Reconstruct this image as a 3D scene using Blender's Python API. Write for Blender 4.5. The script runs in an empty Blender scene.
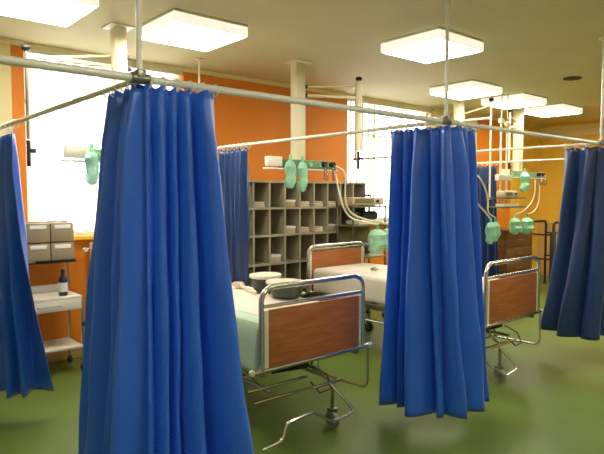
import bpy, bmesh, math, random
from mathutils import Vector, Matrix
R = math.radians
PI = math.pi
col = bpy.context.scene.collection
scene = bpy.context.scene
CEIL = 2.9
YB = 5.5      # back wall
XR = 10.8     # right wall

# ------------------------------------------------------------ materials
def lin(c):
    return tuple(((v / 255) / 12.92 if v / 255 <= .04045 else ((v / 255 + .055) / 1.055) ** 2.4) for v in c)

def mat(name, rgb, rough=.5, metal=0., noise=0., nscale=8., bump=0., bscale=60., sheen=0., trans=0., alpha=1., coat=0., spec=.5):
    m = bpy.data.materials.new(name); m.use_nodes = True
    nt = m.node_tree; b = nt.nodes['Principled BSDF']
    c = lin(rgb)
    b.inputs['Base Color'].default_value = (*c, 1)
    b.inputs['Roughness'].default_value = rough
    b.inputs['Metallic'].default_value = metal
    b.inputs['Specular IOR Level'].default_value = spec
    if sheen: b.inputs['Sheen Weight'].default_value = sheen
    if trans: b.inputs['Transmission Weight'].default_value = trans
    if alpha < 1: b.inputs['Alpha'].default_value = alpha
    if coat: b.inputs['Coat Weight'].default_value = coat
    tc = nt.nodes.new('ShaderNodeTexCoord')
    if noise:
        n = nt.nodes.new('ShaderNodeTexNoise'); n.inputs['Scale'].default_value = nscale; n.inputs['Detail'].default_value = 5
        r = nt.nodes.new('ShaderNodeValToRGB')
        r.color_ramp.elements[0].position = .3; r.color_ramp.elements[1].position = .7
        r.color_ramp.elements[0].color = (*[v * (1 - noise) for v in c], 1)
        r.color_ramp.elements[1].color = (*[min(1, v * (1 + noise)) for v in c], 1)
        nt.links.new(tc.outputs['Object'], n.inputs['Vector'])
        nt.links.new(n.outputs['Fac'], r.inputs['Fac'])
        nt.links.new(r.outputs['Color'], b.inputs['Base Color'])
    if bump:
        n2 = nt.nodes.new('ShaderNodeTexNoise'); n2.inputs['Scale'].default_value = bscale
        bp = nt.nodes.new('ShaderNodeBump'); bp.inputs['Strength'].default_value = bump; bp.inputs['Distance'].default_value = .01
        nt.links.new(tc.outputs['Object'], n2.inputs['Vector'])
        nt.links.new(n2.outputs['Fac'], bp.inputs['Height'])
        nt.links.new(bp.outputs['Normal'], b.inputs['Normal'])
    return m

def emis(name, rgb, strength):
    m = bpy.data.materials.new(name); m.use_nodes = True
    b = m.node_tree.nodes['Principled BSDF']
    b.inputs['Base Color'].default_value = (.8, .8, .8, 1)
    b.inputs['Emission Color'].default_value = (*rgb, 1)
    b.inputs['Emission Strength'].default_value = strength
    return m

def wood(name, a, c, scale=3.):
    m = mat(name, a, .38)
    nt = m.node_tree; b = nt.nodes['Principled BSDF']
    tc = nt.nodes.new('ShaderNodeTexCoord'); mp = nt.nodes.new('ShaderNodeMapping')
    mp.inputs['Scale'].default_value = (scale, scale, scale * 9)
    n = nt.nodes.new('ShaderNodeTexNoise'); n.inputs['Scale'].default_value = 1.6; n.inputs['Detail'].default_value = 8; n.inputs['Distortion'].default_value = .6
    r = nt.nodes.new('ShaderNodeValToRGB')
    r.color_ramp.elements[0].position = .3; r.color_ramp.elements[1].position = .72
    r.color_ramp.elements[0].color = (*lin(a), 1); r.color_ramp.elements[1].color = (*lin(c), 1)
    nt.links.new(tc.outputs['Object'], mp.inputs['Vector']); nt.links.new(mp.outputs['Vector'], n.inputs['Vector'])
    nt.links.new(n.outputs['Fac'], r.inputs['Fac']); nt.links.new(r.outputs['Color'], b.inputs['Base Color'])
    return m

def fabric(name, rgb, rgb2):
    # satin drape cloth with a fine diagonal diamond weave (UV in metres)
    m = mat(name, rgb, .33, sheen=.08, spec=.65)
    nt = m.node_tree; b = nt.nodes['Principled BSDF']
    uv = nt.nodes.new('ShaderNodeUVMap'); uv.uv_map = 'UVMap'
    mp = nt.nodes.new('ShaderNodeMapping'); mp.inputs['Rotation'].default_value = (0, 0, R(48)); mp.inputs['Scale'].default_value = (1, 1, 1)
    wv = nt.nodes.new('ShaderNodeTexWave'); wv.wave_type = 'BANDS'; wv.bands_direction = 'X'; wv.inputs['Scale'].default_value = 26
    wv.inputs['Distortion'].default_value = .6; wv.inputs['Detail'].default_value = 1
    rp = nt.nodes.new('ShaderNodeValToRGB')
    rp.color_ramp.elements[0].position = .15; rp.color_ramp.elements[1].position = .85
    rp.color_ramp.elements[0].color = (*lin(rgb), 1); rp.color_ramp.elements[1].color = (*lin(rgb2), 1)
    nt.links.new(uv.outputs['UV'], mp.inputs['Vector']); nt.links.new(mp.outputs['Vector'], wv.inputs['Vector'])
    nt.links.new(wv.outputs['Fac'], rp.inputs['Fac']); nt.links.new(rp.outputs['Color'], b.inputs['Base Color'])
    n = nt.nodes.new('ShaderNodeTexNoise'); n.inputs['Scale'].default_value = 9; n.inputs['Detail'].default_value = 3
    bp = nt.nodes.new('ShaderNodeBump'); bp.inputs['Strength'].default_value = .25; bp.inputs['Distance'].default_value = .02
    nt.links.new(uv.outputs['UV'], n.inputs['Vector']); nt.links.new(n.outputs['Fac'], bp.inputs['Height'])
    nt.links.new(bp.outputs['Normal'], b.inputs['Normal'])
    return m

def translucent(name, rgb, tr=.5):
    m = bpy.data.materials.new(name); m.use_nodes = True
    nt = m.node_tree; nt.nodes.clear()
    o = nt.nodes.new('ShaderNodeOutputMaterial'); mx = nt.nodes.new('ShaderNodeMixShader'); mx.inputs[0].default_value = tr
    d = nt.nodes.new('ShaderNodeBsdfDiffuse'); t = nt.nodes.new('ShaderNodeBsdfTranslucent')
    d.inputs[0].default_value = (*lin(rgb), 1); t.inputs[0].default_value = (*lin(rgb), 1)
    nt.links.new(d.outputs[0], mx.inputs[1]); nt.links.new(t.outputs[0], mx.inputs[2]); nt.links.new(mx.outputs[0], o.inputs[0])
    return m

def glass(name, rgb, a=.9):
    m = bpy.data.materials.new(name); m.use_nodes = True
    nt = m.node_tree; nt.nodes.clear()
    o = nt.nodes.new('ShaderNodeOutputMaterial'); mx = nt.nodes.new('ShaderNodeMixShader'); mx.inputs[0].default_value = 1 - a
    t = nt.nodes.new('ShaderNodeBsdfTransparent'); g = nt.nodes.new('ShaderNodeBsdfGlossy'); g.inputs['Roughness'].default_value = .05
    t.inputs[0].default_value = (*lin(rgb), 1)
    nt.links.new(t.outputs[0], mx.inputs[1]); nt.links.new(g.outputs[0], mx.inputs[2]); nt.links.new(mx.outputs[0], o.inputs[0])
    return m

M = dict(
    orange=mat('orange_paint', (228, 134, 28), .6, noise=.05, nscale=2),
    yellow=mat('golden_yellow_paint', (238, 190, 62), .6, noise=.04, nscale=2),
    cream=mat('cream_paint', (236, 222, 168), .6, noise=.03, nscale=2),
    tan=mat('tan_dado_paint', (196, 160, 96), .6, noise=.03),
    ceil=mat('ceiling_paint', (206, 196, 150), .75, noise=.03, nscale=1.5),
    floor=mat('green_linoleum', (96, 116, 50), .42, noise=.08, nscale=2.2, bump=.04, bscale=40, spec=.4),
    railmetal=mat('satin_aluminium', (240, 238, 232), .32, .12, noise=.03, nscale=4),
    chrome=mat('chrome', (214, 212, 204), .24, 1.0, noise=.04, nscale=4),
    steel=mat('brushed_steel', (150, 148, 138), .38, 1.0, noise=.06, nscale=5),
    whitepaint=mat('white_enamel', (228, 222, 200), .35, noise=.03, nscale=3),
    column=mat('cream_enamel', (226, 218, 184), .45, noise=.03, nscale=3),
    black=mat('black_plastic', (24, 24, 24), .45, noise=.1),
    rubber=mat('grey_rubber', (52, 54, 52), .7, noise=.1),
    wheel=mat('grey_wheel', (140, 140, 132), .5, noise=.1),
    panel=wood('reddish_wood_laminate', (154, 88, 42), (184, 114, 62)),
    brown=wood('brown_wood', (92, 60, 34), (128, 86, 50)),
    shelf=mat('grey_laminate', (168, 158, 132), .55, noise=.06, nscale=6),
    shelfback=mat('dark_grey_back', (136, 132, 124), .6, noise=.06, nscale=6),
    mattress=mat('pale_mattress_cover', (226, 214, 196), .8, noise=.03, bump=.2, bscale=25),
    mint=mat('mint_sheet', (190, 214, 186), .85, noise=.05, bump=.25, bscale=18),
    mask=mat('green_soft_plastic', (160, 218, 186), .3, noise=.10, nscale=25, alpha=.75),
    maskdeep=mat('green_plastic', (112, 188, 148), .35, noise=.1, nscale=20),
    greenrail=mat('green_grey_panel', (112, 136, 96), .45, noise=.05),
    clear=glass('clear_plastic', (225, 225, 215), .82),
    pane=glass('window_glass', (250, 252, 255), .94),
    hose=mat('milky_hose', (214, 208, 178), .4, noise=.05),
    bin=mat('grey_tan_bin', (150, 134, 104), .55, noise=.08, nscale=9),
    label=mat('white_card', (235, 232, 222), .6, noise=.02),
    bottle=mat('dark_navy_bottle', (22, 32, 62), .25, noise=.08),
    radiator=mat('cream_radiator', (216, 206, 176), .4, noise=.03),
    basin=mat('dark_green_grey_basin', (62, 70, 60), .4, noise=.12, nscale=12),
    beige=mat('beige_plastic', (196, 178, 146), .45, noise=.06),
    olive=mat('olive_metal', (116, 112, 74), .45, noise=.1, nscale=10),
    blind=translucent('blind_cloth', (248, 247, 242), .42),
    blind_thick=translucent('thick_blind_cloth', (222, 216, 198), .22),
    lamp=emis('lamp_diffuser', (1.0, .94, .82), 12.5),
    lampside=emis('lamp_rim', (1.0, .93, .8), .40),
    blue=fabric('royal_blue_satin', (30, 90, 206), (41, 108, 224)),
    navy=fabric('shaded_blue_satin', (20, 48, 96), (27, 59, 112)),  # darkened copy of the blue satin; weaker light on these curtains put into colour
    dark_trim=mat('dark_slot', (60, 58, 44), .6, noise=.1),
)

# ------------------------------------------------------------ mesh helpers
class MB:
    def __init__(self):
        self.bm = bmesh.new()
    def box(self, x0, x1, y0, y1, z0, z1, bevel=0., seg=2, rot=None, about=None):
        r = bmesh.ops.create_cube(self.bm, size=1)
        vs = r['verts']
        for v in vs:
            v.co = Vector(((x0 + x1) / 2 + v.co.x * (x1 - x0), (y0 + y1) / 2 + v.co.y * (y1 - y0), (z0 + z1) / 2 + v.co.z * (z1 - z0)))
        if bevel:
            es = list({e for v in vs for e in v.link_edges})
            rr = bmesh.ops.bevel(self.bm, geom=es, offset=bevel, segments=seg, profile=.5, affect='EDGES')
            vs = list({v for f in rr['faces'] for v in f.verts} | {v for v in vs if v.is_valid})
        if rot is not None:
            c = Vector(about or ((x0 + x1) / 2, (y0 + y1) / 2, (z0 + z1) / 2))
            for v in vs: v.co = c + rot @ (v.co - c)
        return self
    def tube(self, pts, r, n=10, closed=False, cap=True):
        pts = [Vector(p) for p in pts]; k = len(pts); rings = []
        prev = None
        for i, p in enumerate(pts):
            a = pts[(i - 1) % k] if (closed or i > 0) else p
            b = pts[(i + 1) % k] if (closed or i < k - 1) else p
            t = (b - a).normalized()
            if prev is None:
                u = t.orthogonal().normalized()
            else:
                u = (prev - t * prev.dot(t))
                u = u.normalized() if u.length > 1e-6 else t.orthogonal().normalized()
            prev = u; w = t.cross(u)
            rr = r[i] if isinstance(r, (list, tuple)) else r
            rings.append([self.bm.verts.new(p + (u * math.cos(2 * PI * j / n) + w * math.sin(2 * PI * j / n)) * rr) for j in range(n)])
        for i in range(k if closed else k - 1):
            A, B = rings[i], rings[(i + 1) % k]
            for j in range(n):
                self.bm.faces.new((A[j], A[(j + 1) % n], B[(j + 1) % n], B[j]))
        if cap and not closed:
            self.bm.faces.new(list(reversed(rings[0]))); self.bm.faces.new(rings[-1])
        return self
    def lathe(self, prof, c=(0, 0, 0), axis='Z', n=20, sx=1., sy=1., rot=None):
        rings = []
        c = Vector(c)
        for (r, z) in prof:
            ring = []
            for j in range(n):
                a = 2 * PI * j / n
                v = Vector((r * math.cos(a) * sx, r * math.sin(a) * sy, z))
                if axis == 'X': v = Vector((v.z, v.x, v.y))
                elif axis == 'Y': v = Vector((v.x, v.z, v.y))
                if rot is not None: v = rot @ v
                ring.append(self.bm.verts.new(c + v))
            rings.append(ring)
        for A, B in zip(rings, rings[1:]):
            for j in range(n):
                self.bm.faces.new((A[j], A[(j + 1) % n], B[(j + 1) % n], B[j]))
        self.bm.faces.new(list(reversed(rings[0]))); self.bm.faces.new(rings[-1])
        return self
    def cyl(self, c, r, h, axis='Z', n=20):
        return self.lathe([(r, -h / 2), (r, h / 2)], c, axis, n)
    def ball(self, c, r, sz=1., n=14):
        k = 8
        prof = [(max(1e-4, r * math.sin(PI * i / k)), -r * sz * math.cos(PI * i / k)) for i in range(k + 1)]
        return self.lathe(prof, c, 'Z', n)
    def build(self, name, m, parent=None, smooth=True, loc=None):
        bmesh.ops.recalc_face_normals(self.bm, faces=self.bm.faces[:])
        me = bpy.data.meshes.new(name)
        self.bm.to_mesh(me); self.bm.free()
        me.materials.append(m)
        if smooth:
            for p in me.polygons: p.use_smooth = True
            try: me.set_sharp_from_angle(angle=R(35))
            except Exception: pass
        o = bpy.data.objects.new(name, me); col.objects.link(o)
        if parent: o.parent = parent
        if loc: o.location = loc
        return o

def tag(o, label=None, cat=None, group=None, kind=None):
    if label: o['label'] = label
    if cat: o['category'] = cat
    if group: o['group'] = group
    if kind: o['kind'] = kind
    return o

def thing(name, label, cat, loc=(0, 0, 0), rz=0., group=None):
    o = bpy.data.objects.new(name, None); col.objects.link(o)
    o.location = loc; o.rotation_euler = (0, 0, rz); o.empty_display_size = .1
    return tag(o, label, cat, group)

def copy_tree(o, parent=None):
    c = o.copy(); col.objects.link(c); c.parent = parent
    for ch in list(o.children): copy_tree(ch, c)
    return c

def arc(c, a0, a1, r, u, v, n=6):
    c = Vector(c); u = Vector(u); v = Vector(v)
    return [c + (u * math.cos(a0 + (a1 - a0) * i / n) + v * math.sin(a0 + (a1 - a0) * i / n)) * r for i in range(n + 1)]

def smooth_path(pts, it=3):
    pts = [Vector(p) for p in pts]
    for _ in range(it):
        q = [pts[0]]
        for a, b in zip(pts, pts[1:]):
            q += [a * .75 + b * .25, a * .25 + b * .75]
        q.append(pts[-1]); pts = q
    return pts

def struct(o):
    o['kind'] = 'structure'; return o

# ------------------------------------------------------------ room shell
XL, YF = -2.4, -3.0
struct(MB().box(XL, XR, YF, YB, -.1, 0).build('floor', M['floor'], smooth=False))
struct(MB().box(XL, XR, YF, YB, CEIL, CEIL + .1).build('ceiling', M['ceil'], smooth=False))
W1 = (1.475, 3.06, 1.17, 2.86); W2 = (5.52, 7.36, 1.17, 2.86)
segs = [('cream', XL, 1.37), ('orange', 1.37, 1.475), ('w', 1.475, 3.06), ('orange', 3.06, 5.52), ('w', 5.52, 7.36),
        ('cream', 7.36, 8.62), ('orange', 8.62, 9.74), ('yellow', 9.74, XR)]
bm = bmesh.new(); mats = ['orange', 'cream', 'yellow']
def wallbox(x0, x1, z0, z1, mi):
    n0 = len(bm.faces)
    r = bmesh.ops.create_cube(bm, size=1)
    for v in r['verts']:
        v.co = Vector(((x0 + x1) / 2 + v.co.x * (x1 - x0), YB + .1 + v.co.y * .2, (z0 + z1) / 2 + v.co.z * (z1 - z0)))
    for f in {f for v in r['verts'] for f in v.link_faces}: f.material_index = mats.index(mi)
for c, x0, x1 in segs:
    if c == 'w':
        wallbox(x0, x1, 0, 1.17, 'orange'); wallbox(x0, x1, 2.86, CEIL, 'cream')
    else:
        wallbox(x0, x1, 0, CEIL, c)
me = bpy.data.meshes.new('wall_back'); bm.to_mesh(me); bm.free()
for k in mats: me.materials.append(M[k])
o = bpy.data.objects.new('wall_back', me); col.objects.link(o); struct(o)
struct(MB().box(XR, XR + .1, YF, YB, 0, CEIL).build('wall_right', M['yellow'], smooth=False))
struct(MB().box(XL - .1, XL, YF, YB, 0, CEIL).build('wall_left', M['cream'], smooth=False))
struct(MB().box(XL, XR, YF - .1, YF, 0, CEIL).build('wall_front', M['cream'], smooth=False))
struct(MB().box(XR - .012, XR, YF, YB, .1, 1.02).build('trim_1', M['tan'], smooth=False))
struct(MB().box(XR - .05, XR, YF, YB, 2.64, 2.74, .008).box(XR - .03, XR, YF, YB, 2.74, 2.84).build('trim_2', M['cream'], smooth=False))
mb = MB()
mb.box(XL, 1.475, YB - .035, YB, 2.855, CEIL, .006); mb.box(3.06, 5.52, YB - .035, YB, 2.855, CEIL, .006); mb.box(7.36, XR, YB - .035, YB, 2.855, CEIL, .006)
struct(mb.build('trim_3', M['cream'], smooth=False))
struct(MB().box(XL, XR, YB - .012, YB, 0, .09, .003).build('baseboard_back', M['tan'], smooth=False))
struct(MB().box(XR - .02, XR, YF, YB, 0, .1, .003).build('baseboard_right', M['tan'], smooth=False))

def window(name, W, nm):
    x0, x1, z0, z1 = W
    f = MB(); y0, y1 = YB + .08, YB + .14; t = .05
    f.box(x0, x1, y0, y1, z0, z0 + t); f.box(x0, x1, y0, y1, z1 - t, z1)
    for i in range(nm + 1):
        x = x0 + (x1 - x0) * i / nm
        a = max(x0, x - t / 2 if 0 < i < nm else (x if i == 0 else x - t)); f.box(a, a + t, y0, y1, z0 + t, z1 - t)
    f.box(x0, x1, y0, y1, z0 + 1.2, z0 + 1.24)
    root = struct(f.build(name, M['whitepaint'], smooth=False))
    MB().box(x0 + .01, x1 - .01, YB + .105, YB + .111, z0 + .02, z1 - .02).build('pane', M['pane'], root, smooth=False)
    MB().box(x0 - .03, x1 + .03, YB - .07, YB + .08, z0 - .045, z0, .008).build('sill', M['yellow' if nm == 2 else 'cream'], root, smooth=False)
    return root
window('window_1', W1, 2)
window('window_2', W2, 3)

def blind(W, label, ang, bm_):
    x0, x1, z0, z1 = W
    t = thing('vertical_blind', label, 'blind', (x0, YB + .02, z1), 0, 'vertical window blinds')
    MB().box(.01, x1 - x0 - .01, -.02, .025, -.045, 0, .004).build('head_rail', M['whitepaint'], t, smooth=False)
    n = int((x1 - x0 - .1) / .115); s = MB()
    for i in range(n):
        cx = .08 + i * (x1 - x0 - .16) / (n - 1)
        s.box(cx - .055, cx + .055, -.0012, .0012, -(z1 - z0) + .03, -.048, rot=Matrix.Rotation(R(ang), 3, 'Z'))
    s.build('slats', M[bm_], t, smooth=False)
    return t
blind(W1, 'white vertical slat blind glowing in the window behind the left blue curtains', 24, 'blind')
blind(W2, 'white vertical slat blind in the window right of the bright orange wall', 32, 'blind_thick')

# ------------------------------------------------------------ ceiling lamps
def make_lamp(x0, y0, s=.65, label='', h=.1):
    t = thing('ceiling_lamp', label, 'ceiling light', (x0 + s / 2, y0 + .31, CEIL), 0, 'square ceiling lights')
    MB().box(-s / 2, s / 2, -.31, .31, -.02, 0, .004).build('housing', M['whitepaint'], t, smooth=False)
    MB().box(-s / 2 + .014, s / 2 - .014, -.296, .296, -h, -h + .02, .006).build('diffuser', M['lamp'], t)
    r = MB(); q = .012
    for x0_, x1_, y0_, y1_ in ((-s / 2, s / 2, -.31, -.31 + q), (-s / 2, s / 2, .31 - q, .31), (-s / 2, -s / 2 + q, -.31 + q, .31 - q), (s / 2 - q, s / 2, -.31 + q, .31 - q)):
        r.box(x0_, x1_, y0_, y1_, -h + .004, -.0205, .003)
    r.build('rim', M['lampside'], t, smooth=False)
    return t
lamps = [(.86, 3.84, 'square white ceiling light cut by the top left corner of the picture'),
         (2.04, 3.80, 'square white ceiling light above the tall blue curtain in the left half'),
         (3.87, 2.83, 'large square white ceiling light above the hanging rod of the middle blue curtain'),
         (5.92, 3.84, 'square white ceiling light, first of the three in a row above the golden wall'),
         (7.14, 3.88, 'square white ceiling light, middle of the three in a row above the golden wall'),
         (8.40, 3.94, 'square white ceiling light farthest right, nearest the golden yellow wall')]
for x, y, l in lamps: make_lamp(x, y, label=l)
for x, y in ((-.9, .3), (1.2, -.2), (3.4, -.2), (6.2, -.1), (8.6, -.1), (6.6, 1.2), (8.8, 1.3)):  # unseen lamps added to brighten the front curtains and the right side
    make_lamp(x, y, label='added unseen square white ceiling light over the near side of the ward')
tag(MB().lathe([(.10, 0), (.10, -.012), (.06, -.02)], (6.74, 3.06, CEIL)).build('ceiling_vent', M['dark_trim']),
    'small round dark vent in the ceiling at the upper right', 'vent')

# ------------------------------------------------------------ rails
ZR = 2.0; YA = 2.11
def rail_front():
    t = thing('curtain_rail', 'long bright metal curtain rail running across the whole picture in front', 'curtain rail', (0, YA, ZR))
    MB().tube([(XL + .02, 0, 0), (XR - .02, .03, 0)], .0155, 12).build('tube', M['railmetal'], t)
    for x in (.985, 2.975, 5.24, 7.2):
        MB().cyl((x, .003, 0), .021, .07, 'X').box(x - .018, x + .018, -.02, .03, .0, .032, .005).build('connector', M['steel'], t)
    for x in (XL + .01, XR - .015):
        MB().cyl((x, .03 if x > 0 else 0, 0), .035, .02, 'X').build('wall_flange', M['whitepaint'], t)
rail_front()
cr = [(.985, 4.8, 'pale cross rail slanting from the left dark blue curtain to the tallest curtain'),
      (2.975, 5.06, 'pale cross rail from the small far curtain by the orange wall to the middle curtain'),
      (5.24, 5.1, 'pale cross rail reaching from behind the middle curtain to the right curtain, upper of two'),
      (7.2, 5.0, 'pale cross rail across the golden wall, lower and farther of two')]
for x, ye, l in cr:
    t = thing('cross_rail', l, 'curtain rail', (x, YA, ZR), 0, 'pale cross rails')
    MB().tube([(0, .02, 0), (0, ye - YA, 0)], .0125, 12).build('tube', M['whitepaint'], t)
    MB().cyl((0, ye - YA - .02, 0), .018, .05, 'Y').build('end_cap', M['steel'], t)
hp = [(.985, YA, 'bright vertical hanging rod above the tallest blue curtain'),
      (2.975, YA, 'bright vertical hanging rod above the middle blue curtain'),
      (5.24, YA, 'bright vertical hanging rod above the right dark blue curtain'),
      (7.2, YA, 'bright hanging rod of the front rail outside the right edge'),
      (2.975, 5.04, 'thin pale hanging rod from the ceiling by the dark orange wall'),
      (5.24, 5.08, 'thin pale hanging rod behind the thick drop tube at the window'),
      (.985, 4.78, 'pale hanging rod just outside the left edge'),
      (7.2, 4.98, 'thin pale hanging rod behind the middle curtain top')]
for x, y, l in hp:
    t = thing('hanging_rod', l, 'hanging rod', (x, y + (.005 if y < 3 else 0), ZR), 0, 'rods holding the curtain rails')
    MB().tube([(0, 0, .033 if y < 3 else .012), (0, 0, CEIL - ZR - .005)], .011, 10).build('rod', M['whitepaint'] if y > 3 else M['railmetal'], t)
    MB().lathe([(.04, CEIL - ZR - .014), (.04, CEIL - ZR)], (0, 0, 0)).build('ceiling_flange', M['whitepaint'], t)

# ------------------------------------------------------------ curtains
def resample(pts, n):
    L = [0]
    for a, b in zip(pts, pts[1:]): L.append(L[-1] + (b - a).length)
    out = []; j = 0
    for i in range(n):
        s = L[-1] * i / (n - 1)
        while j < len(L) - 2 and L[j + 1] < s: j += 1
        f = (s - L[j]) / max(1e-9, L[j + 1] - L[j])
        out.append(pts[j].lerp(pts[j + 1], min(1, f)))
    return out

def curtain(label, top, bot, ztop, zbot, nfold, amp_t, amp_b, seed, rings, m='blue', gather=2.0, widths=None):
    rnd = random.Random(seed)
    K = 44
    w = widths or [rnd.choice((.45, .6, 1.0, 1.4, 1.9)) * rnd.uniform(.85, 1.15) for _ in range(nfold)]
    nfold = len(w); N = nfold * 16 + 1
    tp = resample(smooth_path([(*p, 0) for p in top], 3), N)
    bp = resample(smooth_path([(*p, 0) for p in bot], 3), N)
    mean = sum(w) / nfold
    am = [min(1.25, max(.5, (v / mean) ** .6)) * rnd.uniform(.85, 1.1) for v in w]
    lean = [rnd.uniform(-.35, .35) for _ in w]          # where inside the fold its crest sits
    cumt = [0]; cumb = [0]
    for v in w: cumb.append(cumb[-1] + v)
    for v in w: cumt.append(cumt[-1] + v ** .5)         # at the hooks the pleats are more even
    cumb = [v / cumb[-1] for v in cumb]; cumt = [v / cumt[-1] for v in cumt]
    jit = [0] + [rnd.uniform(-.35, .35) for _ in range(nfold - 1)] + [0]
    def fold(u, v):
        e = min(1, v * 1.4)
        cum = []
        for i in range(nfold + 1):
            c = cumt[i] + (cumb[i] - cumt[i]) * e
            cum.append(c + jit[i] / nfold * .35 * math.sin(3.3 * v + i * 1.7) * (0 < i < nfold))
        i = 0
        while i < nfold - 1 and cum[i + 1] < u: i += 1
        f = min(1, max(0, (u - cum[i]) / (cum[i + 1] - cum[i])))
        f = f + lean[i] * f * (1 - f)
        s = .5 - .5 * math.cos(2 * PI * f)              # soft crest, soft valley
        s = s ** .62
        return s * 2 * am[i] - 1.0
    rx = sum(p.x for p in tp) / N; ry = sum(p.y for p in tp) / N
    t = thing('hospital_curtain', label, 'curtain', (rx, ry, zbot), 0, 'blue cubicle curtains')
    org = Vector((rx, ry, zbot))
    bm = bmesh.new(); uvl = bm.loops.layers.uv.new('UVMap')
    ph = rnd.uniform(0, 6.28); ph2 = rnd.uniform(0, 6.28)
    grid = []
    for k in range(K + 1):
        v = k / K
        e = v ** 1.15
        cen = [a.lerp(b, e) for a, b in zip(tp, bp)]
        row = []
        for i in range(N):
            u = i / (N - 1)
            a = cen[max(0, i - 3)]; b = cen[min(N - 1, i + 3)]
            tn = (b - a).normalized(); nr = Vector((tn.y, -tn.x, 0))
            amp = amp_t + (amp_b - amp_t) * (v ** .8)
            amp *= .6 + .4 * min(1, v * 8)
            f = fold(u, v)
            wob = (.010 * math.sin(2.7 * v + 6 * u + ph) + .006 * math.sin(8 * v + 11 * u + ph2) + .0035 * math.sin(19 * v - 23 * u + ph)) * min(1, v * 2.5)
            z = ztop + (zbot - ztop) * v
            if k < 4: z -= .016 * (1 - abs(math.cos(PI * u * (rings - 1)))) * (1 - k / 4)
            z += .012 * v ** 6 * math.sin(7 * u + ph)
            row.append(bm.verts.new(cen[i] + nr * (f * amp + wob) + Vector((0, 0, z)) - org))
        grid.append(row)
    Lb = sum((b - a).length for a, b in zip(bp, bp[1:])) * gather
    for k in range(K):
        for i in range(N - 1):
            fc = bm.faces.new((grid[k][i], grid[k][i + 1], grid[k + 1][i + 1], grid[k + 1][i]))
            for lp, (uu, vv) in zip(fc.loops, ((i, k), (i + 1, k), (i + 1, k + 1), (i, k + 1))):
                lp[uvl].uv = (uu / (N - 1) * Lb, (1 - vv / K) * (ztop - zbot))
            fc.smooth = True
    me = bpy.data.meshes.new('cloth'); bm.to_mesh(me)
    ringpos = []
    for j in range(rings):
        i = min(N - 1, round((N - 1) * (j + .1) / (rings - .8)))
        ringpos.append((grid[0][i].co.copy(), i))
    bm.free(); me.materials.append(M[m])
    o = bpy.data.objects.new('cloth', me); col.objects.link(o); o.parent = t
    s = o.modifiers.new('thick', 'SOLIDIFY'); s.thickness = .0025; s.offset = 0
    for c, i in ringpos:
        a = tp[max(0, i - 3)]; b = tp[min(N - 1, i + 3)]; tn = (b - a).normalized(); nr = Vector((tn.y, -tn.x, 0)).normalized()
        p = tp[i] - org
        rc = Vector((p.x, p.y, ZR - zbot - .010)); pts = []
        for q in range(18):
            an = 2 * PI * q / 18
            pts.append(rc + nr * .026 * math.cos(an) + Vector((0, 0, .026 * math.sin(an))))
        hk = MB().tube(pts, .003, 6, closed=True)
        hk.tube([rc + Vector((0, 0, -.026)), c.lerp(rc, .5), c + Vector((0, 0, -.02))], .0025, 6)
        hk.build('ring', M['railmetal'], t)
    return t

# profiles: plan path at the rail, plan path at the hem
curtain('tallest blue curtain, nearest of all, hanging at the rail corner left of the first bed',
        [(1.0, 2.45), (1.0, 2.11), (1.0, 2.11), (1.325, 2.11)], [(1.01, 2.85), (.97, 2.09), (1.0, 2.07), (1.575, 2.12)], 1.985, .13, 0, .032, .085, 11, 12,
        widths=[1.1, 1.5, .9, 1.9, .5, .6, .5, 1.0, 2.0])
curtain('blue curtain in the middle of the picture hanging between the two beds',
        [(2.98, 2.57), (2.98, 2.11), (2.98, 2.11), (3.32, 2.12)], [(3.04, 2.66), (3.0, 2.2), (3.05, 2.08), (3.60, 2.18)], 1.98, .12, 0, .03, .08, 23, 11,
        widths=[1.2, .6, 1.9, .7, 1.2, 2.0, .6, .9])
curtain('dark blue curtain at the right edge of the picture in front of the golden wall',
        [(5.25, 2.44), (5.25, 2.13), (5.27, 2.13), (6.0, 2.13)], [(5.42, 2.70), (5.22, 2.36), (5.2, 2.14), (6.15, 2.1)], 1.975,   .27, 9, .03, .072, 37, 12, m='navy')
curtain('dark blue curtain at the left edge of the picture beside the bright window',
        [(.98, 3.88), (.97, 4.74)], [(1.22, 4.14), (1.08, 4.13), (.95, 4.2), (.96, 4.85)], 1.94, .2, 6, .03, .072, 41, 9, m='blue')
curtain('narrow dark blue curtain between the orange wall and the grey pigeonhole shelf',
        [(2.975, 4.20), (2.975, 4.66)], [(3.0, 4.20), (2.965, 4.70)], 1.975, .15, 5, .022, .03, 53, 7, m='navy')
curtain('narrow dark blue curtain far back, just right of the middle curtain',
        [(7.2, 4.27), (7.2, 4.74)], [(7.26, 4.22), (7.18, 4.76)], 1.955, .2, 5, .022, .035, 67, 7, m='navy')

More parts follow.
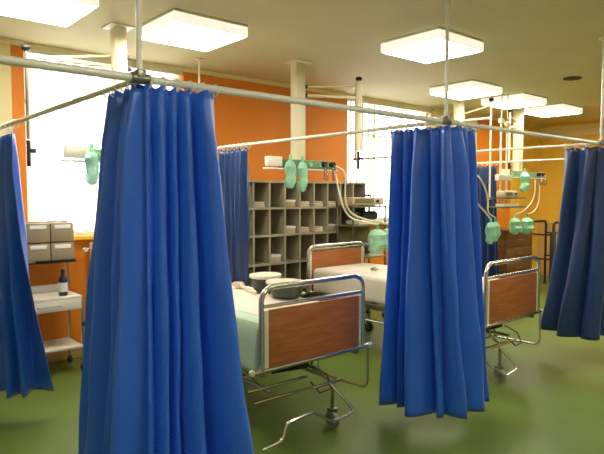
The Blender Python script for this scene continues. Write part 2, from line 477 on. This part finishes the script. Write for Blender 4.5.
# ------------------------------------------------------------ beds
def board(parent, y, name, ztop=1.0, zmid=.885, zbot=.5, zlow=.5, face=-1):
    hw = .435; r = .017; cr_ = .09
    b = thing_child(name, parent)
    pts = [(-hw, y, zlow)] + [(-hw, y, ztop - cr_)] + arc((-hw + cr_, y, ztop - cr_), PI, PI / 2, cr_, (1, 0, 0), (0, 0, 1))[1:] \
        + arc((hw - cr_, y, ztop - cr_), PI / 2, 0, cr_, (1, 0, 0), (0, 0, 1)) + [(hw, y, zlow)]
    MB().tube(pts, r, 12).build('frame_tube', M['chrome'], b)
    MB().tube([(-hw, y, zmid), (hw, y, zmid)], .012, 10).build('rail', M['chrome'], b)
    MB().tube([(-.50, y, zbot), (.50, y, zbot)], .014, 10).build('bumper_bar', M['chrome'], b)
    for s in (-1, 1): MB().ball((s * .505, y, zbot), .02).build('bumper', M['whitepaint'], b)
    MB().box(-hw + .05, hw - .045, y - .011, y + .011, zbot + .012, zmid - .022, .004).build('wood_panel', M['panel'], b)
    MB().box(-hw + .02, -hw + .05, y - .008, y + .008, zbot + .012, zmid - .022, .003).build('edge_strip', M['whitepaint'], b)
    MB().box(hw - .045, hw - .02, y - .008, y + .008, zbot + .012, zmid - .022, .003).build('edge_strip', M['whitepaint'], b)
    return b
def thing_child(name, parent):
    o = bpy.data.objects.new(name, None); col.objects.link(o); o.parent = parent; o.empty_display_size = .1
    return o

def make_bed(label, loc, rz, mint, cx, bl):
    t = thing('hospital_bed', label, 'hospital bed', loc, rz, 'hospital beds')
    L = 2.12
    board(t, 0, 'foot_board'); board(t, L, 'head_board', 1.0, .965, .5)
    f = MB()
    for s in (-1, 1):
        f.box(s * .40 - .018, s * .40 + .018, .02, L - .02, .45, .50, .004)
    for y in (.06, .55, 1.05, 1.55, 2.0):
        f.tube([(-.4, y, .47), (.4, y, .47)], .013, 8)
    for i in range(9):
        f.box(-.385, .385, .12 + i * .22, .22 + i * .22, .496, .506)
    f.build('bed_frame', M['steel'], t)
    u = MB()                                   # chassis
    for s in (-1, 1):
        u.tube([(s * .24, .16, .29), (s * .24, 1.95, .29)], .013, 8)
    for y, x0, x1, z in ((.18, -.41, .08, .318), (.12, -.41, .10, .262), (.5, -.38, .38, .31), (1.0, -.38, .38, .31), (1.93, -.38, .38, .31)):
        u.tube([(x0, y, z), (x1, y, z)], .0095, 8)
    for y in (.3, 1.6):
        for s in (-1, 1):
            u.tube([(s * .24, y, .29), (s * .34, y + .14, .46)], .010, 8)
    u.tube([(-.03, 0, .31), (.22, 0, .31)] if cx > 0 else [(-.34, 0, .31), (.05, 0, .31)], .012, 8).tube([(cx, 0, .31), (cx * .6, .2, .40), (cx * .5, .3, .46)], .012, 8)
    u.build('chassis', M['chrome'], t)
    c = MB().box(-.05, .05, .12, .4, .40, .45, .01).tube([(-.2, .2, .40), (.1, .2, .38)], .012, 8)
    c.tube([(.05, .1, .42), (.12, .02, .36), (.12, -.02, .28), (.02, -.02, .27), (.0, .05, .33)], .006, 6)
    c.build('lift_mechanism', M['rubber'], t)
    MB().tube([(.49, .0, .49), (.49, .0, .25)] + arc((.49, .06, .25), PI, 1.5 * PI, .06, (0, 1, 0), (0, 0, 1))[1:]
              + [(.49, .46, .185)] + arc((.49, .46, .245), 1.5 * PI, 2 * PI, .06, (0, 1, 0), (0, 0, 1))[1:] + [(.49, .52, .47), (.42, .52, .475)], .009, 8).build('side_guard', M['chrome'], t)
    pts = [(cx - .03, .0, .31), (cx + .03, -.06, .22), (cx + .10, -.1, .125), (cx + .085, -.1, .112), (cx - .07, -.1, .094), (cx - .10, -.1, .10), (cx - .25, -.1, .195), (cx - .29, -.1, .20), (cx - .45, -.1, .19), (cx - .475, -.1, .175), (cx - .50, -.1, .10), (cx - .53, -.1, .085), (cx - .66, -.1, .075)]
    if bl: pts = pts[:8] + [(cx - .32, 0, .31)]
    MB().tube(smooth_path(pts, 1), .0105, 8).build('brake_bar', M['chrome'], t)
    for sx, y in ((cx, -.0), (-.3, 1.9), (.3, 1.9)):
            k = thing_child('caster', t)
            MB().cyl((sx, y, .055), .055, .03, 'X', 20).build('wheel', M['wheel'] if y == 0 else M['rubber'], k)
            MB().cyl((sx, y, .055), .03, .034, 'X', 14).build('hub', M['steel'], k)
            g = MB().box(sx - .026, sx - .019, y - .02, y + .025, .05, .13, .003).box(sx + .019, sx + .026, y - .02, y + .025, .05, .13, .003)
            g.box(sx - .026, sx + .026, y - .022, y + .026, .12, .135, .003).tube([(sx, y, .13), (sx, y, .305)], .012, 10)
            g.build('fork', M['steel'], k)
    # mattress with softened edges
    m = MB().box(-.42, .42, .035, L - .04, .508, .77, .05, 4)
    for v in m.bm.verts:
        if v.co.z > .7: v.co.z += .012 * math.sin(v.co.y * 5) * math.cos(v.co.x * 4)
    m.build('mattress', M['mattress'], t)
    if mint:
        s = MB(); n = 40
        g = []
        for i in range(n + 1):
            y = .025 + i / n * 1.5; row = []
            for j, (x, z) in enumerate(((-.30, .7825), (-.36, .783), (-.405, .772), (-.427, .74), (-.432, .66), (-.434, .58), (-.436, .50), (-.437, .475))):
                row.append(s.bm.verts.new((x - .006 * math.sin(i * .9) * (j > 3) * (j / 7), y, z + (.006 * math.sin(i * 1.3) if j == 7 else 0))))
            g.append(row)
        for a, b in zip(g, g[1:]):
            for j in range(7): s.bm.faces.new((a[j], a[j + 1], b[j + 1], b[j]))
        o = s.build('side_sheet', M['mint'], t)
        o['label'] = 'pale mint green sheet hanging down the mattress side'
        md = o.modifiers.new('thick', 'SOLIDIFY'); md.thickness = .003; md.offset = 1
    return t
make_bed('nearest hospital bed with mint sheet and wooden foot board beside the tallest curtain', (2.44, 2.71, 0), 0, True, .15, False)
make_bed('farther hospital bed with bare pale mattress partly behind the middle blue curtain', (4.49, 2.49, 0), R(.6), False, -.2, True)

# things lying on the first bed
def basin(label, loc, r, h, rz=0):
    t = thing('wash_basin', label, 'basin', loc, rz, 'basins on the near bed')
    MB().lathe([(r * .72, 0), (r * .8, .008), (r * .95, h * .75), (r, h * .8), (r * .94, h * .8), (r * .74, .02), (.001, .018)], n=28, sx=1.15).build('bowl', M['basin'], t)
    MB().lathe([(r * 1.06, h * .80), (r * 1.1, h * .86), (r * 1.08, h * .98), (r * .9, h), (.001, h * 1.02)], n=28, sx=1.15).build('lid', M['whitepaint'], t)
    MB().tube([(r * 1.1, -.03, h * .62), (r * 1.32, -.03, h * .6), (r * 1.32, .03, h * .6), (r * 1.1, .03, h * .62)], .006, 8).build('handle', M['basin'], t)
    return t
basin('dark basin with white lid, left one on the near bed beside the long handled brush', (2.765, 3.68, .785), .118, .13, R(40))
basin('dark basin with flat white lid behind the foot board, right one on the near bed', (2.72, 3.36, .785), .13, .115, R(100))
t = thing('bath_brush', 'beige oval brush with long pale handle lying on the near bed', 'brush', (2.655, 3.80, .786), R(-104))
MB().lathe([(.001, 0), (.045, .006), (.05, .02), (.04, .034), (.001, .038)], (-.17, 0, 0), n=20, sx=1.35).build('head', M['beige'], t)
MB().tube([(-.12, 0, .018), (.0, 0, .02), (.2, 0, .014), (.22, 0, .014)], [.010, .008, .010, .007], 8).build('handle', M['whitepaint'], t)
tag(MB().lathe([(.001, 0), (.035, .004), (.04, .02), (.02, .035), (.001, .037)], n=16, sx=1.3).build('gauze_roll', M['steel'], None, loc=(3.76 + .55, 3.9, .785)),
    'small grey lump lying on the bare mattress of the farther bed', 'roll')

# ------------------------------------------------------------ pigeonhole shelf
SX0, SX1, SY0, SY1 = 3.43, 5.44, 5.08, 5.46
zs = [.16, .475, .785, 1.105, 1.41, 1.71]
def make_shelf():
    t = thing('pigeonhole_shelf', 'low grey pigeonhole shelf with rows of square cells against the orange wall', 'shelf', (SX0, SY0, 0))
    W, D = SX1 - SX0, SY1 - SY0; th = .022
    MB().box(0, W, D - .012, D, .1, zs[-1]).build('back_panel', M['shelfback'], t, smooth=False)
    MB().box(0, W, .02, D - .012, 0, .16 - th).build('plinth', M['shelf'], t, smooth=False)
    for i in range(10):
        x = i * (W - th) / 9
        MB().box(x, x + th, 0, D - .012, .16, zs[-1] - th).build('side_panel' if i in (0, 9) else 'divider', M['shelf'], t, smooth=False)
    for z in zs:
        MB().box(-.0, W, -.004, D - .012, z - th, z).build('top' if z == zs[-1] else 'shelf_board', M['shelf'], t, smooth=False)
make_shelf()
def cellx(c): return SX0 + .022 + (c + .5) * (SX1 - SX0 - .022) / 9 - .011
first = None
items = [(0, 3, 'paper'), (3, 4, 'box'), (4, 4, 'cloth'), (5, 4, 'cloth'), (6, 4, 'cloth'), (7, 4, 'box'), (4, 3, 'cloth'), (5, 3, 'cloth'), (6, 3, 'box'), (7, 3, 'cloth'), (3, 3, 'box'), (2, 2, 'box'), (1, 4, 'cloth')]
cn = ['first', 'second', 'third', 'fourth', 'fifth', 'sixth', 'seventh', 'eighth', 'ninth']
rw = {4: 'top row', 3: 'second row', 2: 'third row'}
for c, r, k in items:
    x = cellx(c); z = zs[r] + .0005
    where = f'in the {cn[c]} cell from the left, {rw[r]} of the grey shelf'
    if k == 'cloth':
        m = MB()
        for q in range(3): m.box(-.085 + .004 * q, .085 - .003 * q, -.12, .12 - .01 * q, .022 * q, .022 * q + .021, .009, 3)
        o = m.build('folded_cloth', M['mattress'], None, loc=(x, SY0 + .17, z)); tag(o, 'pale folded cloth ' + where, 'cloth', 'things in the pigeonholes')
    elif k == 'box':
        t = thing('storage_box', 'small pale box ' + where, 'box', (x, SY0 + .15, z), 0, 'things in the pigeonholes')
        MB().box(-.075, .075, -.11, .11, 0, .075, .004).build('body', M['beige'], t); MB().box(-.079, .079, -.114, .114, .06, .085, .004).build('lid', M['label'], t)
    else:
        m = MB()
        for q in range(4): m.box(-.08 + .003 * (q % 2), .08, -.12, .12 - .006 * q, .009 * q, .009 * q + .008)
        tag(m.build('paper_stack', M['label'], None, smooth=False, loc=(x, SY0 + .16, z)), 'white paper stack ' + where, 'paper', 'things in the pigeonholes')

# ------------------------------------------------------------ ceiling service columns with gas rails
def column(label, X, w, arm_to, pole_bottom, pole_r, rail=True, rx0=-.47, rx1=.44, Y=4.52, ptop=2.805, pm='column'):
    t = thing('service_column', label, 'medical column', (X, Y, CEIL), 0, 'ceiling service columns')
    Z = lambda z: z - CEIL
    MB().box(-w / 2, w / 2, -.05, .05, Z(1.80), -.012, .006).build('post', M['column'], t)
    MB().box(-w / 2 - .05, w / 2 + .05, -.1, .1, -.012, 0, .004).build('ceiling_plate', M['whitepaint'], t)
    for z in (2.66, 2.575, 2.49):
        MB().box(w / 2 - .005, w / 2 + .045, -.03, .03, Z(z) - .018, Z(z) + .018, .004).build('bracket', M['black'], t)
    ax, ay = arm_to
    s = math.copysign(1, ax)
    a = thing_child('infusion_arm', t)
    MB().tube([(s * (w / 2 + .02), 0, Z(2.575)), (ax, ay, Z(2.565))], .016, 8).build('arm', M['column'], a)
    MB().tube([(s * (w / 2 + .02), 0, Z(2.66)), (ax, ay, Z(ptop - .075))], .010, 8).build('brace', M['column'], a)
    MB().tube([(ax, ay, Z(pole_bottom + .2)), (ax, ay, Z(ptop - .025))], pole_r, 12).build('pole', M[pm], a)
    MB().tube([(ax, ay, Z(pole_bottom + .19)), (ax, ay, Z(pole_bottom))], .014, 10).box(ax - .012, ax + .05, ay - .01, ay + .01, Z(pole_bottom + .1), Z(pole_bottom + .13), .003).build('hook_rod', M['black'], a)
    MB().ball((ax, ay, Z(ptop)), .036, .7).build('knob', M['black'], a)
    if rail:
        y0, y1 = -.10, -.052
        g = thing_child('gas_rail', t)
        MB().box(rx0 + .17, rx1, y0, y1, Z(1.815), Z(1.905), .006).build('panel', M['greenrail'], g)
        MB().box(rx0, rx0 + .17, y0 - .02, y1, Z(1.83), Z(1.925), .008).build('outlet_box', M['whitepaint'], g)
        MB().box(rx0 - .02, rx1, y0 - .03, y1, Z(1.80), Z(1.815), .003).build('ledge', M['whitepaint'], g)
        for i, x in enumerate((rx1 - .19, rx1 - .07)):
            k = thing_child('flowmeter', g)
            MB().cyl((x, y0 - .025, Z(1.868)), .028, .05, 'Y', 14).build('dial', M['black'], k)
            MB().lathe([(.022, Z(1.70)), (.026, Z(1.705)), (.026, Z(1.80)), (.014, Z(1.83)), (.012, Z(1.86))], (x, y0 - .055, 0), n=14).build('jar', M['clear'], k)
        for x in (rx0 + .25, rx0 + .55, rx0 + .68):
            MB().cyl((x, y0 - .006, Z(1.86)), .022, .02, 'Y', 14).build('socket', M['maskdeep'], g)
    return t
column('cream service column hung from the ceiling in front of the bright left window', 1.93, .10, (-.70, .0), 1.76, .011, ptop=2.62, pm='steel')
column('cream service column hung from the ceiling before the dark orange wall, centre of picture', 3.82, .12, (.58, -.30), 1.82, .036, ptop=2.76)
column('cream service column mostly hidden by the top of the middle blue curtain', 6.80, .10, (.06, -.45), 1.29, .013, rx1=.12, Y=4.62)
column('cream service column hung from the ceiling before the golden wall, farthest right', 8.2, .13, (-.25, 0.0), 1.86, .014, rx0=-.60, rx1=.62)
t = thing('equipment_pendant', 'pale twin pole pendant with two small shelves hanging right of the middle curtain', 'pendant', (6.74, 4.0, 0))
for x in (.19, .34):
    MB().tube([(x, .06, 1.36), (x, .06, 2.58 - x * .2)], .014, 10).build('pole', M['column'], t)
    MB().tube([(x, .06, 2.56), (x, .06, CEIL - .001)], .007, 8).box(x - .035, x + .035, .035, .085, 2.53 - x * .2, 2.59 - x * .2, .006).build('top_clamp', M['column'], t)
for z in (1.40, 1.52):
    MB().box(0, .58, -.11, .12, z - .018, z, .004).build('shelf', M['olive'], t)
MB().box(.1, .44, .03, .09, 1.74, 1.82, .01).build('junction_box', M['whitepaint'], t)

# breathing masks and hoses
def mask(label, loc, rx, h, rz=0, tilt=0, rnd_=False):
    t = thing('breathing_mask', label, 'breathing mask', loc, rz, 'green breathing masks')
    t.rotation_euler = (tilt, 0, rz)
    prof = [(.02, 0), (rx * .7, -h * .06), (rx, -h * .22), (rx * .95, -h * .42), (rx * .74, -h * .52), (rx * .9, -h * .64), (rx * .98, -h * .80), (rx * .7, -h * .95), (.01, -h)]
    if rnd_: prof = [(.02, 0), (rx * .6, -h * .05), (rx * .93, -h * .22), (rx, -h * .45), (rx * .97, -h * .62), (rx * .78, -h * .84), (rx * .5, -h * .96), (.01, -h)]
    m = MB().lathe(prof, n=22, sy=.62)
    for v in m.bm.verts: v.co.x += .10 * rx * math.sin(v.co.z / h * 9); v.co.y += .1 * rx * math.sin(v.co.z / h * 14 + 1)
    m.build('shell', M['mask'], t)
    MB().lathe([(.012, .055), (.014, .05), (.016, .01), (.022, -.01)], n=14).build('connector', M['maskdeep'], t)
    MB().tube([(rx * .8 * math.cos(a), -.5 * rx + .02, -h * .45 + h * .32 * math.sin(a)) for a in [2 * PI * i / 18 for i in range(18)]], .008, 6, closed=True).build('cushion', M['maskdeep'], t)
    return t
mask('washed out green mask in the bright left window, left of its pair', (1.64, 4.375, 1.885), .055, .26)
mask('washed out green mask in the bright left window, right of its pair', (1.76, 4.375, 1.885), .055, .24)
mask('green mask hanging on the gas rail before the orange wall, left of its pair', (3.60, 4.375, 1.89), .066, .28)
mask('green mask hanging on the gas rail before the orange wall, right of its pair', (3.755, 4.375, 1.88), .066, .30)
mask('green mask hanging high on the gas rail before the golden wall', (8.13, 4.36, 1.89), .10, .30)
mask('round green mask beside the head of the farther bed, left of its pair', (4.86, 4.36, 1.165), .135, .28, rnd_=True)
mask('round green mask partly behind the middle curtain edge, right of its pair', (5.135, 4.42, 1.16), .125, .27, rnd_=True)
mask('green mask hanging just right of the middle curtain, left of its pair', (6.62, 4.0, 1.20), .09, .28, rnd_=True)
mask('green mask hanging just right of the middle curtain, right of its pair', (6.80, 4.04, 1.20), .085, .26, rnd_=True)
mask('green mask over the brown chest of drawers, left of its pair', (7.95, 4.40, 1.21), .125, .25, rnd_=True)
mask('green mask over the brown chest of drawers, right of its pair', (8.26, 4.38, 1.21), .135, .26, rnd_=True)

def hose(label, pts, r=.011):
    o = MB().tube(smooth_path(pts, 3), r, 8).build('hose', M['hose'])
    tag(o, label, 'hose', 'pale breathing hoses')
hose('pale hose curving down from the gas rail to the farther bed, left of two', [(4.19, 4.36, 1.80), (4.21, 4.32, 1.6), (4.25, 4.3, 1.42), (4.36, 4.3, 1.30), (4.6, 4.32, 1.25), (4.87, 4.36, 1.215)])
hose('pale hose curving down from the gas rail to the farther bed, right of two', [(4.22, 4.40, 1.86), (4.38, 4.38, 1.80), (4.36, 4.39, 1.5), (4.46, 4.40, 1.34), (4.8, 4.44, 1.26), (5.12, 4.42, 1.21)])
hose('pale hose looping to the left green mask right of the middle curtain', [(6.62, 4.48, 1.84), (6.37, 4.06, 1.86), (6.27, 4.0, 1.62), (6.28, 4.0, 1.45), (6.45, 4.0, 1.36), (6.63, 4.02, 1.25)])
hose('pale hose hanging to the right green mask right of the middle curtain', [(6.70, 4.48, 1.82), (6.42, 4.10, 1.84), (6.55, 4.05, 1.66), (6.62, 4.04, 1.48), (6.60, 4.04, 1.32), (6.80, 4.04, 1.25)])
hose('thin pale hose drooping left to the mask over the brown chest', [(8.48, 4.38, 1.78), (8.44, 4.36, 1.5), (8.2, 4.38, 1.32), (7.95, 4.40, 1.26)], .008)
hose('thin pale hose hanging down before the golden wall', [(8.62, 4.39, 1.74), (8.60, 4.36, 1.5), (8.48, 4.36, 1.3), (8.26, 4.38, 1.26)], .008)

# ------------------------------------------------------------ left bedside trolley and storage
t = thing('bedside_trolley', 'white bedside trolley with a drawer and low shelf by the orange wall at left', 'trolley', (1.20, 5.02, 0))
TW, TD = .575, .38
MB().box(0, TW, 0, TD, .655, .675, .005).build('top', M['whitepaint'], t)
MB().box(.02, TW - .0, TD - .015, TD, .675, .74, .004).build('back_rim', M['label'], t)
d = MB().box(.012, TW - .012, -.012, TD - .02, .56, .652, .005).build('drawer', M['whitepaint'], t)
MB().tube([(.2, -.012, .61), (.2, -.035, .61), (.38, -.035, .61), (.38, -.012, .61)], .006, 8).build('handle', M['beige'], d)
MB().box(0, TW, 0, TD, .215, .235, .005).build('low_shelf', M['whitepaint'], t)
for x in (.0, TW):
    for y in (.02, TD - .02):
        L = MB().tube([(x, y, .075), (x, y,   .94 if (y > .2 and x > .2) else .655)], .012, 10).build('leg', M['chrome'], t)
        MB().cyl((x, y, .035), .035, .022, 'X', 16).build('wheel', M['rubber'], L)
        MB().box(x - .014, x + .014, y - .012, y + .012, .045, .08, .003).build('fork', M['steel'], L)
MB().ball((TW + .015, .02, .42), .024).cyl((TW + .006, .02, .42), .012, .03, 'X').build('clamp_knob', M['black'], t)
t = thing('antiseptic_bottle', 'dark navy bottle with white label standing on the bedside trolley', 'bottle', (1.645, 5.12, .6755), 0)
MB().lathe([(.033, 0), (.036, .005), (.036, .13), (.030, .155), (.016, .175), (.015, .19)], n=20).build('body', M['bottle'], t)
MB().lathe([(.0368, .035), (.0368, .115)], n=20).build('paper_label', M['label'], t)
MB().lathe([(.018, .188), (.018, .225), (.012, .232)], n=16).build('cap', M['black'], t)
t = thing('storage_organizer', 'grey tan two tier bin organizer fixed on the wall under the left window', 'organizer', (1.17, 5.2, .96))
MB().box(0, .62, .2, .225, 0, .355, .003).build('back_panel', M['bin'], t)
for x in (.04, .18): MB().box(x, x + .08, .225, .2995, .04, .12, .003).build('wall_bracket', M['steel'], t)
MB().box(0, .62, 0, .2, -.006, 0).build('base', M['dark_trim'], t)
for i in range(3):
    for j in range(2):
        x0 = .008 + i * .204; z0 = .004 + j * .175
        b = MB().box(x0, x0 + .196, .02, .2, z0, z0 + .165, .006).build('bin', M['bin'], t)
        MB().box(x0 + .03, x0 + .166, .014, .0205, z0 + .115, z0 + .15, .002).build('label_card', M['label'], b)
MB().box(.28, .615, -.012, .02, .0, .022, .003).build('lower_lip', M['black'], t)

# radiator under the first window
t = thing('radiator', 'cream panel radiator under the left window beside the tallest curtain', 'radiator', (2.0, 5.36, .18))
f = MB().box(0, .98, .02, .09, 0, .92, .01)
for i in range(16): f.box(.02 + i * .06, .055 + i * .06, .004, .03, .04, .88, .008)
f.build('panel', M['radiator'], t)
MB().tube([(.0, .055, .86), (-.06, .055, .86), (-.09, .055, .86)], .012, 8).build('pipe', M['chrome'], t)
MB().cyl((-.06, .02, .86), .018, .06, 'Y').build('valve', M['whitepaint'], t)
for x in (.1, .84): MB().box(x, x + .04, .09, .127, -.178, .8).build('support_leg', M['whitepaint'], t)

# ------------------------------------------------------------ equipment near the second window
def trolley(label, loc, W, D, zlist, name='equipment_trolley'):
    t = thing(name, label, 'trolley', loc, 0, 'equipment trolleys')
    for x in (.015, W - .015):
        for y in (.015, D - .015):
            L = MB().tube([(x, y, .07), (x, y, zlist[-1])], .012, 8).build('leg', M['steel'], t)
            MB().cyl((x, y, .035), .035, .022, 'X', 14).build('wheel', M['rubber'], L)
            MB().box(x - .014, x + .014, y - .01, y + .01, .045, .075, .003).build('fork', M['steel'], L)
    for z in zlist: MB().box(0, W, 0, D, z - .02, z, .004).build('shelf', M['olive'], t)
    return t
trolley('olive metal equipment trolley between the farther bed head and the window', (4.88, 4.76, 0), .60, .30, [.3, .8, 1.19, 1.42])
MB().box(.03, .57, .275, .285, .82, 1.17, .003).build('back_panel', M['olive'], bpy.data.objects['equipment_trolley'])
t = thing('monitor', 'flat beige monitor box with black knob on top, before the bright window', 'monitor', (4.895, 4.78, 1.4205))
MB().box(0, .56, 0, .26, .006, .10, .012).build('case', M['beige'], t)
MB().box(.03, .36, -.004, .002, .03, .085, .002).build('screen', M['olive'], t)
MB().cyl((.43, -.006, .055), .02, .016, 'Y').build('dial', M['black'], t)
MB().tube([(.28, .1, .10), (.28, .1, .115), (.30, .1, .125), (.40, .1, .125), (.42, .1, .115), (.42, .1, .10)], .012, 8).build('handle', M['black'], t)
for x in (.05, .5): MB().cyl((x, .13, .004), .016, .008).build('foot', M['rubber'], t)
t = thing('suction_pump', 'black pump with pale base below the beige monitor', 'pump', (5.02, 4.80, 1.1905))
MB().box(.0, .42, 0, .22, 0, .05, .008).build('base', M['label'], t)
MB().cyl((.26, .1, .105), .055, .26, 'X', 18).build('motor', M['black'], t)
MB().lathe([(.045, .05), (.05, .06), (.05, .15), (.02, .165)], (.06, .1, 0), n=16).build('jar', M['clear'], t)
t = thing('breathing_bag', 'black breathing bag lying on the trolley under the round green masks', 'bag', (5.17, 4.88, .8005))
MB().lathe([(.012, -.19), (.02, -.16), (.075, -.08), (.085, 0), (.07, .09), (.02, .15), (.015, .2)], (0, 0, .086), 'X', 18).build('bag', M['black'], t)
MB().cyl((.21, 0, .086), .018, .03, 'X').build('neck', M['whitepaint'], t)

# far right: shelf trolley, brown chest, dark frame
t = thing('infusion_pump', 'pale box on the top shelf of the twin pole pendant', 'pump', (6.77, 3.905, 1.5205))
MB().box(0, .36, 0, .12, 0, .085, .018, 3).build('case', M['beige'], t)
MB().box(.04, .2, -.004, .003, .02, .068, .002).build('display', M['olive'], t)
MB().cyl((.28, -.006, .043), .016, .014, 'Y').build('dial', M['black'], t)
t = thing('instrument_tray', 'pale flat tray on the lower shelf of the twin pole pendant', 'tray', (6.77, 3.9, 1.4005))
MB().box(0, .36, 0, .13, 0, .012, .003).box(0, .36, 0, .012, .008, .035, .003).box(0, .36, .118, .13, .008, .035, .003).box(0, .012, 0, .13, .008, .035, .003).box(.348, .36, 0, .13, .008, .035, .003).build('pan', M['label'], t)
MB().tube([(.36, .035, .03), (.385, .035, .03), (.385, .095, .03), (.36, .095, .03)], .005, 6).build('handle', M['steel'], t)

t = thing('chest_of_drawers', 'brown wooden chest of drawers far back under the green masks', 'chest', (8.08, 4.62, 0))
CW, CD, CH = .84, .45, .98
MB().box(0, CW, .02, CD, .06, CH, .005).build('body', M['brown'], t)
MB().box(-.02, CW + .02, -.01, CD + .01, CH, CH + .03, .006).build('top', M['brown'], t)
MB().box(.03, CW - .03, .05, CD - .03, 0, .06).build('plinth', M['dark_trim'], t)
for i in range(4):
    z = .09 + i * .22
    d = MB().box(.02, CW - .02, 0, .022, z, z + .205, .006).build('drawer', M['brown'], t)
    MB().tube([(CW / 2 - .07, 0, z + .1), (CW / 2 - .07, -.02, z + .1), (CW / 2 + .07, -.02, z + .1), (CW / 2 + .07, 0, z + .1)], .006, 8).build('handle', M['steel'], d)
t = thing('walking_frame', 'black tubular frame standing right of the brown chest by the golden wall', 'walking frame', (9.12, 4.38, 0))
def hoop(y):
    return [(.0, y, .02), (.0, y, 1.0)] + arc((.07, y, 1.03), PI, PI / 2, .07, (1, 0, 0), (0, 0, 1)) + arc((.52, y, 1.03), PI / 2, 0, .07, (1, 0, 0), (0, 0, 1)) + [(.59, y, 1.0), (.59, y, .02)]
for y in (0, .42):
    MB().tube(hoop(y), .02, 10).build('hoop', M['black'], t)
for x in (0, .59):
    for z in (.5, .9): MB().tube([(x, 0, z), (x, .42, z)], .014, 8).build('crossbar', M['black'], t)
MB().box(-.022, .03, -.03, .05, .1, .95, .008).build('side_pad', M['rubber'], t)
for x in (0, .59):
    for y in (0, .42): MB().lathe([(.028, 0), (.028, .03), (.022, .04)], (x, y, 0), n=14).build('rubber_foot', M['rubber'], t)

# ------------------------------------------------------------ light, world, camera
w = bpy.data.worlds.new('World'); scene.world = w; w.use_nodes = True
bg = w.node_tree.nodes['Background']
bg.inputs[0].default_value = (1.0, .985, .96, 1); bg.inputs[1].default_value = 4.2
for i, W in enumerate((W1, W2)):
    ld = bpy.data.lights.new('window_portal', 'AREA'); ld.shape = 'RECTANGLE'; ld.size = W[1] - W[0]; ld.size_y = W[3] - W[2]
    ld.cycles.is_portal = True
    o = bpy.data.objects.new('window_portal', ld); col.objects.link(o)
    o.location = ((W[0] + W[1]) / 2, YB + .22, (W[2] + W[3]) / 2); o.rotation_euler = (R(-90), 0, 0)

cam = bpy.data.cameras.new('camera'); co = bpy.data.objects.new('camera', cam); col.objects.link(co)
cam.sensor_width = 36; cam.lens = 573 / 604 * 36; cam.clip_start = .05
pitch = math.atan(32 / 573); yaw = R(49.4)
co.location = (0, 0, 1.55); co.rotation_euler = (PI / 2 - pitch, 0, yaw - PI / 2)
scene.camera = co
vs = scene.view_settings
vs.view_transform = 'Standard'; vs.look = 'None'; vs.gamma = 1; vs.use_curve_mapping = False
vs.exposure = 1.0
scene.cycles.use_denoising = True
scene.cycles.max_bounces = 10; scene.cycles.diffuse_bounces = 6; scene.cycles.transparent_max_bounces = 12
